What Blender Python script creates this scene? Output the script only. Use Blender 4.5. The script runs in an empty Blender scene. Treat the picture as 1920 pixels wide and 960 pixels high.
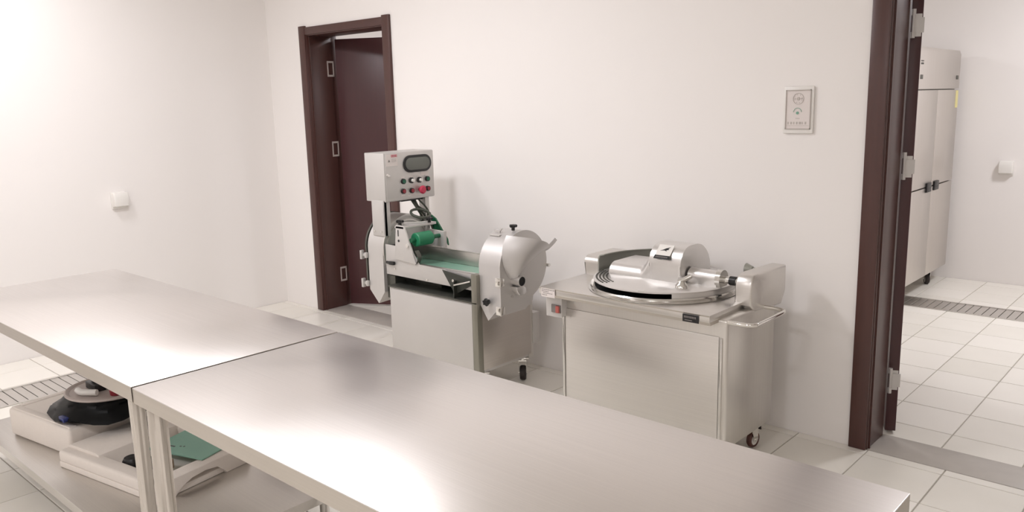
import bpy, bmesh, math, random
from mathutils import Vector, Matrix
random.seed(7)
SC = bpy.context.scene
COL = SC.collection
PI = math.pi
R_ = math.radians

# ---------------------------------------------------------------- camera
cam = bpy.data.cameras.new('camera')
cam.sensor_width = 36.0
cam.lens = 36.0 * 1521.8 / 1920.0
cam.clip_start = 0.05
camo = bpy.data.objects.new('camera', cam)
COL.objects.link(camo)
r_ax = Vector((0.7414496544838438, 0.6705529596231408, -0.024721209647493102))
d_ax = Vector((0.10732207067107946, -0.1548756104012123, -0.9820873273032923))
f_ax = Vector((-0.6623702763656145, 0.7255151780931248, -0.18679759994132947))
m = Matrix.Identity(4)
for i in range(3):
    m[i][0] = r_ax[i]; m[i][1] = -d_ax[i]; m[i][2] = -f_ax[i]
m[2][3] = 1.5
camo.matrix_world = m
SC.camera = camo

# ---------------------------------------------------------------- world, exposure
w = bpy.data.worlds.new('world'); SC.world = w
w.use_nodes = True
w.node_tree.nodes['Background'].inputs[0].default_value = (0.9, 0.95, 1.0, 1)
w.node_tree.nodes['Background'].inputs[1].default_value = 0.3
SC.view_settings.view_transform = 'Standard'
SC.view_settings.look = 'None'
SC.view_settings.gamma = 1.0
SC.view_settings.use_curve_mapping = False
SC.view_settings.exposure = 0.02
try:
    SC.cycles.max_bounces = 10
    SC.cycles.diffuse_bounces = 6
    SC.cycles.sample_clamp_indirect = 4
except Exception:
    pass

# ---------------------------------------------------------------- ceiling lamps, some added as unseen fill (light only; the fixtures are built below)
LAMPS = [(-4.60, 1.30, 17, 'above the left end of the tables'), (-3.20, 1.55, 32, 'between the tables and the vegetable cutter'),
         (-0.9, -0.8, 27, 'added as fill near the middle of the front room'), (-3.2, -1.8, 20, 'added as fill at the back left of the front room'), (1.2, -1.2, 14, 'added as fill at the right of the front room'),  # unseen lamps added to lift the shadows of the front room
         (-0.2, 5.8, 44, 'in front of the refrigerator'), (-4.4, 5.4, 34, 'behind the left door')]
for (lx, ly, pw, _w) in LAMPS:
    l = bpy.data.lights.new('ceiling_light', 'AREA')
    l.shape = 'RECTANGLE'; l.size = 0.42; l.size_y = 0.42
    l.energy = pw; l.color = (1.0, 0.993, 1.05)
    o = bpy.data.objects.new('ceiling_light', l)
    o.location = (lx, ly, 2.745)
    COL.objects.link(o)

# ---------------------------------------------------------------- materials
def lin(c):
    return tuple(((v / 255) / 12.92 if v / 255 <= 0.04045 else ((v / 255 + 0.055) / 1.055) ** 2.4) for v in c) + (1,)

def base_mat(name):
    mt = bpy.data.materials.new(name); mt.use_nodes = True
    return mt, mt.node_tree.nodes, mt.node_tree.links, mt.node_tree.nodes['Principled BSDF']

def mat(name, rgb, rough=0.5, metal=0.0, noise=0.06, scale=8.0, bump=0.0, spec=0.5, stretch=None, emis=None):
    mt, N, L, b = base_mat(name)
    tc = N.new('ShaderNodeTexCoord'); mp = N.new('ShaderNodeMapping')
    L.new(tc.outputs['Object'], mp.inputs['Vector'])
    if stretch: mp.inputs['Scale'].default_value = stretch
    n = N.new('ShaderNodeTexNoise'); n.inputs['Scale'].default_value = scale; n.inputs['Detail'].default_value = 4
    L.new(mp.outputs['Vector'], n.inputs['Vector'])
    mx = N.new('ShaderNodeMix'); mx.data_type = 'RGBA'
    c = lin(rgb)
    mx.inputs[6].default_value = tuple(v * (1 - noise) for v in c[:3]) + (1,)
    mx.inputs[7].default_value = tuple(min(1, v * (1 + noise)) for v in c[:3]) + (1,)
    L.new(n.outputs['Fac'], mx.inputs[0]); L.new(mx.outputs[2], b.inputs['Base Color'])
    b.inputs['Roughness'].default_value = rough; b.inputs['Metallic'].default_value = metal
    b.inputs['Specular IOR Level'].default_value = spec
    if bump:
        bp = N.new('ShaderNodeBump'); bp.inputs['Strength'].default_value = bump; bp.inputs['Distance'].default_value = 0.002
        L.new(n.outputs['Fac'], bp.inputs['Height']); L.new(bp.outputs['Normal'], b.inputs['Normal'])
    if emis:
        b.inputs['Emission Color'].default_value = lin(rgb); b.inputs['Emission Strength'].default_value = emis
    return mt

def steel(name, rgb, rough, axis, aniso=0.0, tangent=None):
    """brushed steel: fine scratches stretched along one axis"""
    mt, N, L, b = base_mat(name)
    tc = N.new('ShaderNodeTexCoord'); mp = N.new('ShaderNodeMapping')
    s = [260, 260, 260]; s['xyz'.index(axis)] = 2.0
    mp.inputs['Scale'].default_value = s
    L.new(tc.outputs['Object'], mp.inputs['Vector'])
    n = N.new('ShaderNodeTexNoise'); n.inputs['Scale'].default_value = 1.0; n.inputs['Detail'].default_value = 3
    L.new(mp.outputs['Vector'], n.inputs['Vector'])
    n2 = N.new('ShaderNodeTexNoise'); n2.inputs['Scale'].default_value = 2.6; n2.inputs['Detail'].default_value = 3
    L.new(tc.outputs['Object'], n2.inputs['Vector'])
    mx = N.new('ShaderNodeMix'); mx.data_type = 'RGBA'
    c = lin(rgb)
    mx.inputs[6].default_value = tuple(v * 0.93 for v in c[:3]) + (1,)
    mx.inputs[7].default_value = tuple(min(1, v * 1.06) for v in c[:3]) + (1,)
    L.new(n.outputs['Fac'], mx.inputs[0]); L.new(mx.outputs[2], b.inputs['Base Color'])
    b.inputs['Metallic'].default_value = 1.0
    mr = N.new('ShaderNodeMapRange')
    mr.inputs['To Min'].default_value = rough * 0.82; mr.inputs['To Max'].default_value = rough * 1.18
    L.new(n2.outputs['Fac'], mr.inputs['Value']); L.new(mr.outputs[0], b.inputs['Roughness'])
    if aniso:
        b.inputs['Anisotropic'].default_value = aniso
        cv = N.new('ShaderNodeCombineXYZ')
        cv.inputs['xyz'.index(tangent or axis)].default_value = 1.0
        L.new(cv.outputs[0], b.inputs['Tangent'])
    return mt

M = {}
M['wall'] = mat('wall_paint', (239, 235, 232), 0.72, noise=0.008, scale=3, bump=0.02)
M['ceiling'] = mat('ceiling_paint', (238, 236, 232), 0.8, noise=0.01)
M['grout'] = mat('tile_grout', (176, 170, 160), 0.8, noise=0.08, scale=30)
M['stone'] = mat('threshold_stone', (182, 176, 169), 0.35, noise=0.10, scale=14)
M['steel'] = steel('brushed_steel', (216, 213, 209), 0.33, 'x')
M['steel_top'] = steel('table_top_steel', (228, 224, 221), 0.33, 'x', 0.35, 'y')
M['steel_v'] = steel('brushed_steel_vertical', (214, 211, 206), 0.34, 'z')
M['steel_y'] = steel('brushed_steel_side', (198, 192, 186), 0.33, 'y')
M['satin'] = mat('satin_machine_steel', (205, 202, 199), 0.50, 0.6, noise=0.03, scale=5)
M['alu'] = mat('cast_aluminium', (222, 220, 218), 0.30, 0.9, noise=0.03, scale=6)
M['chrome'] = mat('chrome', (228, 226, 222), 0.10, 1.0, noise=0.01)
M['polish'] = mat('polished_steel', (214, 212, 208), 0.16, 1.0, noise=0.02)
M['dark_steel'] = mat('shaded_steel', (96, 96, 90), 0.4, 0.8, noise=0.05)  # darker steel; on the deck and housing it holds the shade under the conveyor
M['black'] = mat('black_plastic', (24, 23, 24), 0.35, noise=0.05)
M['inner_shade'] = mat('shaded_interior', (14, 13, 12), 0.6, noise=0.05)  # black stands in for the shade inside the bowl and the feed tube
M['rubber'] = mat('dark_rubber', (44, 36, 33), 0.6, noise=0.08)
M['red_rubber'] = mat('brown_rubber_tyre', (82, 46, 38), 0.5, noise=0.08)
M['wood'] = mat('dark_wood_veneer', (76, 47, 42), 0.34, noise=0.14, scale=5, stretch=(14, 14, 0.9), bump=0.05)
M['leaf_wood'] = mat('dark_door_veneer', (72, 40, 42), 0.33, noise=0.10, scale=5, stretch=(12, 12, 0.7))
M['green'] = mat('green_roller_rubber', (34, 122, 84), 0.42, noise=0.05)
M['belt'] = mat('green_belt', (118, 162, 142), 0.28, noise=0.06)
M['dark_green'] = mat('dark_green_plastic', (14, 92, 60), 0.4, noise=0.2, scale=20)
M['screen'] = mat('grey_display_window', (104, 106, 100), 0.12, noise=0.03)
M['white_plastic'] = mat('white_plastic', (232, 229, 224), 0.35, noise=0.01)
M['off_white'] = mat('sticker_white', (222, 214, 210), 0.5, noise=0.02)
M['red'] = mat('red_plastic', (188, 48, 78), 0.4, noise=0.05)
M['rocker_red'] = mat('rocker_red', (178, 92, 84), 0.4, noise=0.05)
M['dull_red'] = mat('dark_red_button', (142, 40, 52), 0.4, noise=0.05)
M['btn_green'] = mat('green_button', (30, 98, 72), 0.4, noise=0.05)
M['print'] = mat('printed_grey', (128, 122, 118), 0.6, noise=0.02)
M['foam'] = mat('white_styrofoam', (228, 220, 212), 0.85, noise=0.03, scale=60, bump=0.3)
M['cable'] = mat('grey_cable', (74, 78, 68), 0.5, noise=0.04)
M['card'] = mat('green_card', (132, 176, 158), 0.55, noise=0.05)
M['brown'] = mat('tan_foam_piece', (150, 132, 112), 0.8, noise=0.05)
M['bag'] = mat('black_plastic_film', (4, 5, 6), 0.38, noise=0.3, scale=14, spec=0.2)
M['grey_plate'] = mat('grey_cast_plate', (186, 174, 168), 0.5, 0.2, noise=0.03)
M['blue'] = mat('blue_plastic', (40, 52, 110), 0.4, noise=0.05)
M['yellow'] = mat('yellow_label', (226, 216, 150), 0.5, noise=0.03)
M['fridge'] = steel('fridge_steel', (214, 209, 204), 0.36, 'z')
M['lamp'] = mat('lamp_diffuser', (255, 247, 236), 0.6, noise=0.0, emis=3.0)
M['drum'] = mat('satin_drum_steel', (203, 200, 198), 0.44, 0.6, noise=0.03, scale=5)
M['dark_plate'] = mat('dark_painted_plate', (58, 60, 54), 0.5, 0.3, noise=0.05)
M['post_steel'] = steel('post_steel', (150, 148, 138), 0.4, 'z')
M['rim_steel'] = steel('rim_steel', (190, 184, 176), 0.36, 'x')  # darker copy of the table steel; front edges' dim reflection put into the colour
M['faint'] = mat('faint_print', (186, 178, 172), 0.6, noise=0.02)
M['guard_steel'] = mat('guard_steel', (158, 158, 150), 0.45, 0.4, noise=0.03)
M['film'] = mat('protective_film', (196, 189, 180), 0.25, 0.35, noise=0.06, scale=12, stretch=(6, 6, 0.8))

# tile: glossy ceramic, every piece a slightly different shade
def tile_mat():
    mt, N, L, b = base_mat('floor_tile')
    oi = N.new('ShaderNodeObjectInfo'); tc = N.new('ShaderNodeTexCoord')
    n = N.new('ShaderNodeTexNoise'); n.inputs['Scale'].default_value = 5
    L.new(tc.outputs['Object'], n.inputs['Vector'])
    ad = N.new('ShaderNodeMath'); ad.operation = 'MULTIPLY_ADD'; ad.inputs[1].default_value = 0.6
    L.new(n.outputs['Fac'], ad.inputs[0]); L.new(oi.outputs['Random'], ad.inputs[2])
    mx = N.new('ShaderNodeMix'); mx.data_type = 'RGBA'
    mx.inputs[6].default_value = lin((224, 220, 210)); mx.inputs[7].default_value = lin((236, 232, 224))
    L.new(ad.outputs[0], mx.inputs[0]); L.new(mx.outputs[2], b.inputs['Base Color'])
    b.inputs['Roughness'].default_value = 0.30
    return mt
M['tile'] = tile_mat()

# ---------------------------------------------------------------- mesh helpers
class MB:
    def __init__(s): s.bm = bmesh.new()
    def _xf(s, vs, mtx):
        if mtx is not None: bmesh.ops.transform(s.bm, matrix=mtx, verts=vs)
    def box(s, a, b, bev=0.0, seg=2, mtx=None):
        lo = [min(a[i], b[i]) for i in range(3)]; hi = [max(a[i], b[i]) for i in range(3)]
        vs = [s.bm.verts.new((x, y, z)) for z in (lo[2], hi[2]) for y in (lo[1], hi[1]) for x in (lo[0], hi[0])]
        fs = [s.bm.faces.new([vs[i] for i in q]) for q in ((0, 2, 3, 1), (4, 5, 7, 6), (0, 1, 5, 4), (2, 6, 7, 3), (0, 4, 6, 2), (1, 3, 7, 5))]
        if bev:
            bev = min(bev, 0.49 * min(hi[i] - lo[i] for i in range(3)))
            es = list({e for f in fs for e in f.edges})
            r = bmesh.ops.bevel(s.bm, geom=es, offset=bev, segments=seg, affect='EDGES', profile=0.5)
            vs = list({v for v in vs if v.is_valid} | set(r['verts']))
        s._xf(vs, mtx); return s
    def prism(s, pts, axis, lo, hi, bev=0.0, seg=2, mtx=None):
        """pts: 2D outline in the two other axes (in xyz order), extruded along axis"""
        def P(u, v, t):
            return {'x': (t, u, v), 'y': (u, t, v), 'z': (u, v, t)}[axis]
        A = [s.bm.verts.new(P(u, v, lo)) for u, v in pts]; B = [s.bm.verts.new(P(u, v, hi)) for u, v in pts]
        n = len(pts)
        fs = [s.bm.faces.new(A), s.bm.faces.new(B[::-1])]
        for i in range(n): fs.append(s.bm.faces.new((A[i], B[i], B[(i + 1) % n], A[(i + 1) % n])))
        vs = A + B
        if bev:
            es = [e for f in fs[:2] for e in f.edges]
            r = bmesh.ops.bevel(s.bm, geom=es, offset=bev, segments=seg, affect='EDGES', profile=0.5)
            vs = list({v for v in vs if v.is_valid} | set(r['verts']))
        s._xf(vs, mtx); return s
    def cyl(s, p0, p1, r0, r1=None, seg=24, cap=True):
        r1 = r0 if r1 is None else r1
        p0, p1 = Vector(p0), Vector(p1); d = (p1 - p0).normalized()
        u = d.orthogonal().normalized(); v = d.cross(u)
        rings = []
        for p, r in ((p0, r0), (p1, r1)):
            rings.append([s.bm.verts.new(p + (u * math.cos(2 * PI * k / seg) + v * math.sin(2 * PI * k / seg)) * r) for k in range(seg)])
        for k in range(seg):
            s.bm.faces.new((rings[0][k], rings[0][(k + 1) % seg], rings[1][(k + 1) % seg], rings[1][k]))
        if cap:
            s.bm.faces.new(rings[0][::-1]); s.bm.faces.new(rings[1])
        return s
    def lathe(s, prof, c, axis='z', seg=48, close=False, a0=0, a1=2 * PI):
        """prof: (radius, height) along axis through c"""
        full = abs(a1 - a0 - 2 * PI) < 1e-6
        n = seg if full else seg + 1
        def P(r, h, a):
            ca, sa = math.cos(a) * r, math.sin(a) * r
            return Vector(c) + Vector({'z': (ca, sa, h), 'x': (h, ca, sa), 'y': (sa, h, ca)}[axis])
        rings = [[s.bm.verts.new(P(r, h, a0 + (a1 - a0) * k / seg)) for k in range(n)] for r, h in prof]
        m_ = len(rings)
        for i in range(m_ if close else m_ - 1):
            A, B = rings[i], rings[(i + 1) % m_]
            for k in range(seg):
                k2 = (k + 1) % n
                s.bm.faces.new((A[k], A[k2], B[k2], B[k]))
        if close and not full:
            s.bm.faces.new([rg[0] for rg in rings]); s.bm.faces.new([rg[-1] for rg in rings][::-1])
        return s
    def tube(s, path, r, seg=12, smooth=True):
        pts = [Vector(p) for p in path]
        if smooth and len(pts) > 2:
            out = []
            for i in range(len(pts) - 1):
                p0 = pts[max(i - 1, 0)]; p1 = pts[i]; p2 = pts[i + 1]; p3 = pts[min(i + 2, len(pts) - 1)]
                for k in range(6):
                    t = k / 6
                    out.append(0.5 * ((2 * p1) + (p2 - p0) * t + (2 * p0 - 5 * p1 + 4 * p2 - p3) * t * t + (3 * p1 - p0 - 3 * p2 + p3) * t ** 3))
            pts = out + [pts[-1]]
        u = None; rings = []
        for i, p in enumerate(pts):
            d = (pts[min(i + 1, len(pts) - 1)] - pts[max(i - 1, 0)]).normalized()
            u = d.orthogonal().normalized() if u is None else (u - d * u.dot(d)).normalized()
            v = d.cross(u)
            rings.append([s.bm.verts.new(p + (u * math.cos(2 * PI * k / seg) + v * math.sin(2 * PI * k / seg)) * r) for k in range(seg)])
        for A, B in zip(rings, rings[1:]):
            for k in range(seg): s.bm.faces.new((A[k], A[(k + 1) % seg], B[(k + 1) % seg], B[k]))
        s.bm.faces.new(rings[0][::-1]); s.bm.faces.new(rings[-1]); return s
    def grid(s, rows, thick=0.0):
        vs = [[s.bm.verts.new(p) for p in r] for r in rows]
        fs = []
        for a, b in zip(vs, vs[1:]):
            for k in range(len(a) - 1): fs.append(s.bm.faces.new((a[k], a[k + 1], b[k + 1], b[k])))
        if thick:
            bmesh.ops.recalc_face_normals(s.bm, faces=fs)
            bmesh.ops.solidify(s.bm, geom=fs, thickness=thick)
        return s

def obj(name, mb, m_, parent=None, label=None, base=None, smooth=35):
    """link the mesh as ONE object; world coordinates in, origin at the thing's base"""
    bm = mb.bm
    bmesh.ops.recalc_face_normals(bm, faces=bm.faces)
    top = parent
    while top is not None and top.parent is not None: top = top.parent
    if top is not None:
        off = Vector(top.location)
    elif base is not None:
        off = Vector(base)
    else:
        xs = [v.co for v in bm.verts]
        off = Vector(((min(v.x for v in xs) + max(v.x for v in xs)) / 2, (min(v.y for v in xs) + max(v.y for v in xs)) / 2, min(v.z for v in xs)))
    bmesh.ops.translate(bm, vec=-off, verts=bm.verts)
    me = bpy.data.meshes.new(name); bm.to_mesh(me); bm.free()
    if smooth:
        for p in me.polygons: p.use_smooth = True
        me.set_sharp_from_angle(angle=R_(smooth))
    me.materials.append(m_)
    o = bpy.data.objects.new(name, me); COL.objects.link(o)
    if parent is not None: o.parent = parent
    else: o.location = off
    if label: o['label'] = label
    return o

def thing(name, label, cat, loc, group=None):
    o = bpy.data.objects.new(name, None); COL.objects.link(o); o.empty_display_size = 0.1
    o.location = loc; o['label'] = label; o['category'] = cat
    if group: o['group'] = group
    return o

def tag(o, label, cat, group=None):
    o['label'] = label; o['category'] = cat
    if group: o['group'] = group
    return o

def struct(name, loc=(0, 0, 0), label=None):
    o = bpy.data.objects.new(name, None); COL.objects.link(o); o.location = loc; o['kind'] = 'structure'
    if label: o['label'] = label
    return o

# ================================================================ SETTING
YB = 3.41      # face of the wall with both doors
YB2 = 3.60     # its far face
YF = 7.18      # far wall of the room behind
HC = 2.8
XL, XR, YN = -5.52, 3.0, -3.0
DX = [(-5.03, -4.155), (-1.10, -0.12)]     # structural openings
DH = 2.03
def wallobj(name, boxes, label):
    mb = MB()
    for a, b in boxes: mb.box(a, b)
    o = obj(name, mb, M['wall'], smooth=0); o['kind'] = 'structure'; o['label'] = label; return o
wallobj('wall_back', [((XL - 0.9, YB, -0.02), (DX[0][0] - 0.03, YB2, HC)), ((DX[0][0] - 0.03, YB, DH), (DX[0][1] + 0.03, YB2, HC)),
                      ((DX[0][1] + 0.03, YB, -0.02), (DX[1][0] - 0.03, YB2, HC)), ((DX[1][0] - 0.03, YB, DH), (DX[1][1] + 0.03, YB2, HC)),
                      ((DX[1][1] + 0.03, YB, -0.02), (XR, YB2, HC))], 'white painted wall with the two dark door frames')
wallobj('wall_left', [((XL - 0.1, YN, -0.02), (XL, YB, HC))], 'white wall at the far left beyond the tables')
wallobj('wall_right', [((XR, YN, -0.02), (XR + 0.1, YB2, HC))], 'white side wall out of view')
wallobj('wall_front', [((XL - 0.1, YN - 0.1, -0.02), (XR + 0.1, YN, HC))], 'white wall behind the viewer')
wallobj('wall_far', [((-6.42, YF, -0.02), (XR + 0.1, YF + 0.1, HC))], 'white wall of the room beyond the doors')
wallobj('wall_far_left', [((-6.52, YB, -0.02), (-6.42, YF + 0.1, HC))], 'white left wall of the room beyond')
wallobj('wall_far_right', [((XR, YB2, -0.02), (XR + 0.1, YF, HC))], 'white right wall of the room beyond')
mb = MB().box((-6.52, YN - 0.1, HC), (XR + 0.1, YF + 0.1, HC + 0.1))
o = obj('ceiling', mb, M['ceiling'], smooth=0); o['kind'] = 'structure'; o['label'] = 'white ceiling above both rooms'

# ---- floors: grout bed, individual tiles where they show, the rest joined
_tile = {}
def tile_mesh(wd, dp):
    k = (round(wd, 3), round(dp, 3))
    if k not in _tile:
        bm = bmesh.new(); g = 0.0028; h = 0.0012
        a, b = wd / 2 - g, dp / 2 - g
        lo = [bm.verts.new((x, y, -0.008)) for x, y in ((-a, -b), (a, -b), (a, b), (-a, b))]
        mi = [bm.verts.new((x, y, -h)) for x, y in ((-a, -b), (a, -b), (a, b), (-a, b))]
        hi = [bm.verts.new((x, y, 0)) for x, y in ((-a + h, -b + h), (a - h, -b + h), (a - h, b - h), (-a + h, b - h))]
        for i in range(4):
            j = (i + 1) % 4
            bm.faces.new((lo[i], lo[j], mi[j], mi[i])); bm.faces.new((mi[i], mi[j], hi[j], hi[i]))
        bm.faces.new(hi)
        me = bpy.data.meshes.new('tile'); bm.to_mesh(me); bm.free(); me.materials.append(M['tile']); _tile[k] = me
    return _tile[k]

def lay(root, xs, ys, hole, single):
    rest = bmesh.new(); n = 0
    for x0, x1 in zip(xs, xs[1:]):
        for y0, y1 in zip(ys, ys[1:]):
            if x1 - x0 < 0.012 or y1 - y0 < 0.012: continue
            cx, cy = (x0 + x1) / 2, (y0 + y1) / 2
            if hole(cx, cy): continue
            me = tile_mesh(x1 - x0, y1 - y0)
            if single(cx, cy):
                t = bpy.data.objects.new('tile', me); COL.objects.link(t); t.parent = root
                t.location = (cx, cy, random.uniform(-0.0004, 0.0)); n += 1
            else:
                b2 = bmesh.new(); b2.from_mesh(me); bmesh.ops.translate(b2, vec=(cx, cy, 0), verts=b2.verts)
                tmp = bpy.data.meshes.new('t'); b2.to_mesh(tmp); b2.free(); rest.from_mesh(tmp); bpy.data.meshes.remove(tmp)
    me = bpy.data.meshes.new('distant_tiles'); rest.to_mesh(me); rest.free(); me.materials.append(M['tile'])
    t = bpy.data.objects.new('distant_tiles', me); COL.objects.link(t); t.parent = root; t['kind'] = 'stuff'
    return n

def cuts(lo, hi, off, pitch, extra=()):
    k = math.ceil((lo - off) / pitch + 1e-6); out = [lo]
    while off + pitch * k < hi - 1e-6: out.append(off + pitch * k); k += 1
    out += [hi] + list(extra)
    return sorted(out)

floor = struct('floor', label='white square ceramic floor tiles of the front room')
DRX = (-4.99, -4.68)
mb = MB()
for a, b in (((XL - 0.1, YN - 0.1, -0.06), (DRX[0], YB, -0.004)), ((DRX[1], YN - 0.1, -0.06), (XR + 0.1, YB, -0.004)), ((DRX[0], YN - 0.1, -0.10), (DRX[1], 2.3, -0.014)), ((DRX[0], 2.3, -0.10), (DRX[1], YB, -0.004))):
    mb.box(a, b)
obj('grout_bed', mb, M['grout'], floor, smooth=0)
n1 = lay(floor, cuts(XL, XR, -1.08, 0.3025, DRX), cuts(YN, YB, 3.355, 0.3, (2.30,)), lambda x, y: DRX[0] < x < DRX[1] and y < 2.3,
         lambda x, y: x < 0.25 and y > 0.75)
floor2 = struct('floor', label='white square ceramic floor tiles of the room beyond')
DRY = (6.04, 6.33)
mb = MB()
for a, b in (((-6.5, YB, -0.06), (XR + 0.1, DRY[0], -0.004)), ((-6.5, DRY[1], -0.06), (XR + 0.1, YF + 0.1, -0.004)), ((-6.5, DRY[0], -0.10), (XR + 0.1, DRY[1], -0.014))):
    mb.box(a, b)
obj('grout_bed', mb, M['grout'], floor2, smooth=0)
n2 = lay(floor2, cuts(-6.42, XR, -1.45, 0.3, ()), cuts(YB2, YF, 3.80, 0.295, DRY), lambda x, y: DRY[0] < y < DRY[1],
         lambda x, y: (-2.7 < x < -0.1) or (-5.2 < x < -3.6 and y < 4.7))

# thresholds of grey stone inside the two door openings
for (x0, x1), lab in zip(DX, ('grey stone threshold under the left door', 'grey stone threshold in the right doorway')):
    o = obj('trim_1' if x0 < -3 else 'trim_2', MB().box((x0, YB - 0.0, -0.01), (x1, YB2 + 0.02, 0.002), 0.001), M['stone']); o['kind'] = 'structure'; o['label'] = lab

# drain channels: a frame, and every slat a part
def drain(label, x0, x1, y0, y1, along, pitch, vis):
    t = thing('floor_drain', label, 'drain', ((x0 + x1) / 2, (y0 + y1) / 2, -0.05))
    f = MB(); wd = 0.018
    if along == 'y':
        f.box((x0, y0, -0.05), (x0 + wd, y1, 0.003)); f.box((x1 - wd, y0, -0.05), (x1, y1, 0.003))
    else:
        f.box((x0, y0, -0.05), (x1, y0 + wd, 0.003)); f.box((x0, y1 - wd, -0.05), (x1, y1, 0.003))
    obj('frame', f, M['steel'], t, smooth=0)
    if along == 'y': sm = MB().box((x0 + wd, -pitch * 0.455, -0.010), (x1 - wd, pitch * 0.455, 0.0), 0.002)
    else: sm = MB().box((-pitch * 0.455, y0 + wd, -0.010), (pitch * 0.455, y1 - wd, 0.0), 0.002)
    bm = sm.bm; bmesh.ops.translate(bm, vec=-Vector(t.location) * 1.0, verts=bm.verts)
    me = bpy.data.meshes.new('slat'); bm.to_mesh(me); bm.free(); me.materials.append(M['steel'])
    if along == 'y':
        v = y0
        while v < y1 - pitch:
            v += pitch
            if vis(v):
                s_ = bpy.data.objects.new('slat', me); COL.objects.link(s_); s_.parent = t; s_.location = (0, v, 0)
    else:
        v = x0
        while v < x1 - pitch:
            v += pitch
            if vis(v):
                s_ = bpy.data.objects.new('slat', me); COL.objects.link(s_); s_.parent = t; s_.location = (v, 0, 0)
    return t
drain('steel grated floor drain running along the left wall beyond the tables', DRX[0], DRX[1], YN, 2.30, 'y', 0.048, lambda v: v > 0)
drain('long steel grated floor drain across the far room before the fridge', -6.42, XR, DRY[0], DRY[1], 'x', 0.05, lambda v: -4 < v < 1)

# ---- doors
def door(name, x0, x1, label, casing_w=0.06, leaf_angle=29, z_top=1.995, lwid=0.86, lean=1):
    d = struct(name, ((x0 + x1) / 2, YB, 0), label)
    # casings on the room side
    for s_, xa in ((-1, x0), (1, x1)):
        a, b = (xa - casing_w, xa + 0.012) if s_ < 0 else (xa - 0.012, xa + casing_w)
        obj('side_casing', MB().box((a, YB - 0.018, 0), (b, YB + 0.004, z_top + 0.062), 0.004), M['wood'], d)
        a, b = (xa - casing_w, xa + 0.012) if s_ < 0 else (xa - 0.012, xa + casing_w)
        obj('side_casing', MB().box((a, YB2 - 0.004, 0), (b, YB2 + 0.014, z_top + 0.062), 0.004), M['wood'], d)
        a, b = (xa - 0.03, xa + 0.016) if s_ < 0 else (xa - 0.016, xa + 0.03)
        obj('jamb_board', MB().box((a, YB - 0.005, 0.002), (b, YB2 + 0.005, z_top + 0.03), 0.002), M['wood'], d)
    obj('top_casing', MB().box((x0 + 0.0, YB - 0.015, z_top), (x1 - 0.0, YB + 0.004, z_top + 0.052), 0.004), M['wood'], d)
    obj('top_casing', MB().box((x0 + 0.0, YB2 - 0.004, z_top), (x1 - 0.0, YB2 + 0.012, z_top + 0.052), 0.004), M['wood'], d)
    obj('head_board', MB().box((x0, YB - 0.005, z_top - 0.006), (x1, YB2 + 0.005, z_top + 0.034), 0.002), M['wood'], d)
    if leaf_angle < 90:
        obj('rebate_strip', MB().box((x0 - 0.016, YB2 - 0.008, 0.002), (x0 + 0.003, YB2 + 0.068, z_top + 0.03), 0.001), M['wood'], d)
        obj('rebate_strip', MB().box((x0, YB2 - 0.008, z_top + 0.004), (x1, YB2 + 0.05, z_top + 0.03), 0.001), M['wood'], d)
    # stop beads
    sp = MB().box((x0 + 0.016, YB + 0.012, 0.002), (x0 + 0.022, YB + 0.02, z_top - 0.006))
    obj('stop_bead', sp, M['wood'], d)
    # leaf
    px, py = x0 + (0.020 if leaf_angle < 90 else 0.034), YB2 + 0.045
    T = Matrix.Translation((px, py, 0)) @ Matrix.Rotation(R_(leaf_angle), 4, 'Z')
    lf = obj('door_leaf', MB().box((0.006, -0.022, 0.012), (lwid, 0.022, z_top - 0.022), 0.002, mtx=T), M['leaf_wood'], d)
    kn = MB()
    obj('door_handle', MB().tube([T @ Vector((lwid - 0.07, -0.022, 1.0)), T @ Vector((lwid - 0.07, -0.06, 1.0)), T @ Vector((lwid - 0.17, -0.062, 1.0))], 0.008, smooth=False), M['chrome'], lf)
    for z in (1.765, 1.19, 0.25):
        h = MB()
        h.box((0.0025, -0.018, z - 0.045), (0.0065, 0.016, z + 0.045), mtx=T)
        if leaf_angle < 90:     # folded plate with its dark slot, seen edge on beside the leaf
            h2 = MB()
            xj = x0 + 0.016
            for a, b in (((xj, YB2 - 0.035, z - 0.055), (xj + 0.004, YB2 - 0.027, z + 0.055)), ((xj, YB2 + 0.012, z - 0.055), (xj + 0.004, YB2 + 0.02, z + 0.055)),
                         ((xj, YB2 - 0.03, z + 0.042), (xj + 0.004, YB2 + 0.016, z + 0.055)), ((xj, YB2 - 0.03, z - 0.055), (xj + 0.004, YB2 + 0.016, z - 0.042))):
                h2.box(a, b)
            obj('hinge', h2, M['grey_plate'], d)
        else:
            for zz in (z - 0.052, z + 0.038):
                h.cyl((px - 0.006, py - 0.028, zz), (px - 0.006, py - 0.028, zz + 0.024), 0.008, seg=12)
            h.cyl((px - 0.006, py - 0.028, z - 0.05), (px - 0.006, py - 0.028, z + 0.05), 0.0045, seg=10)
            h.box((-0.001, -0.027, z - 0.03), (0.005, 0.012, z + 0.03), mtx=T)
            obj('hinge', h, M['satin'], lf)
    return d
door('door_1', DX[0][0], DX[0][1], 'dark brown wooden door half open behind the vegetable cutter', leaf_angle=29)
door('door_2', DX[1][0], DX[1][1], 'dark brown wooden door swung wide open at the right', leaf_angle=114, lwid=0.93)

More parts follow.
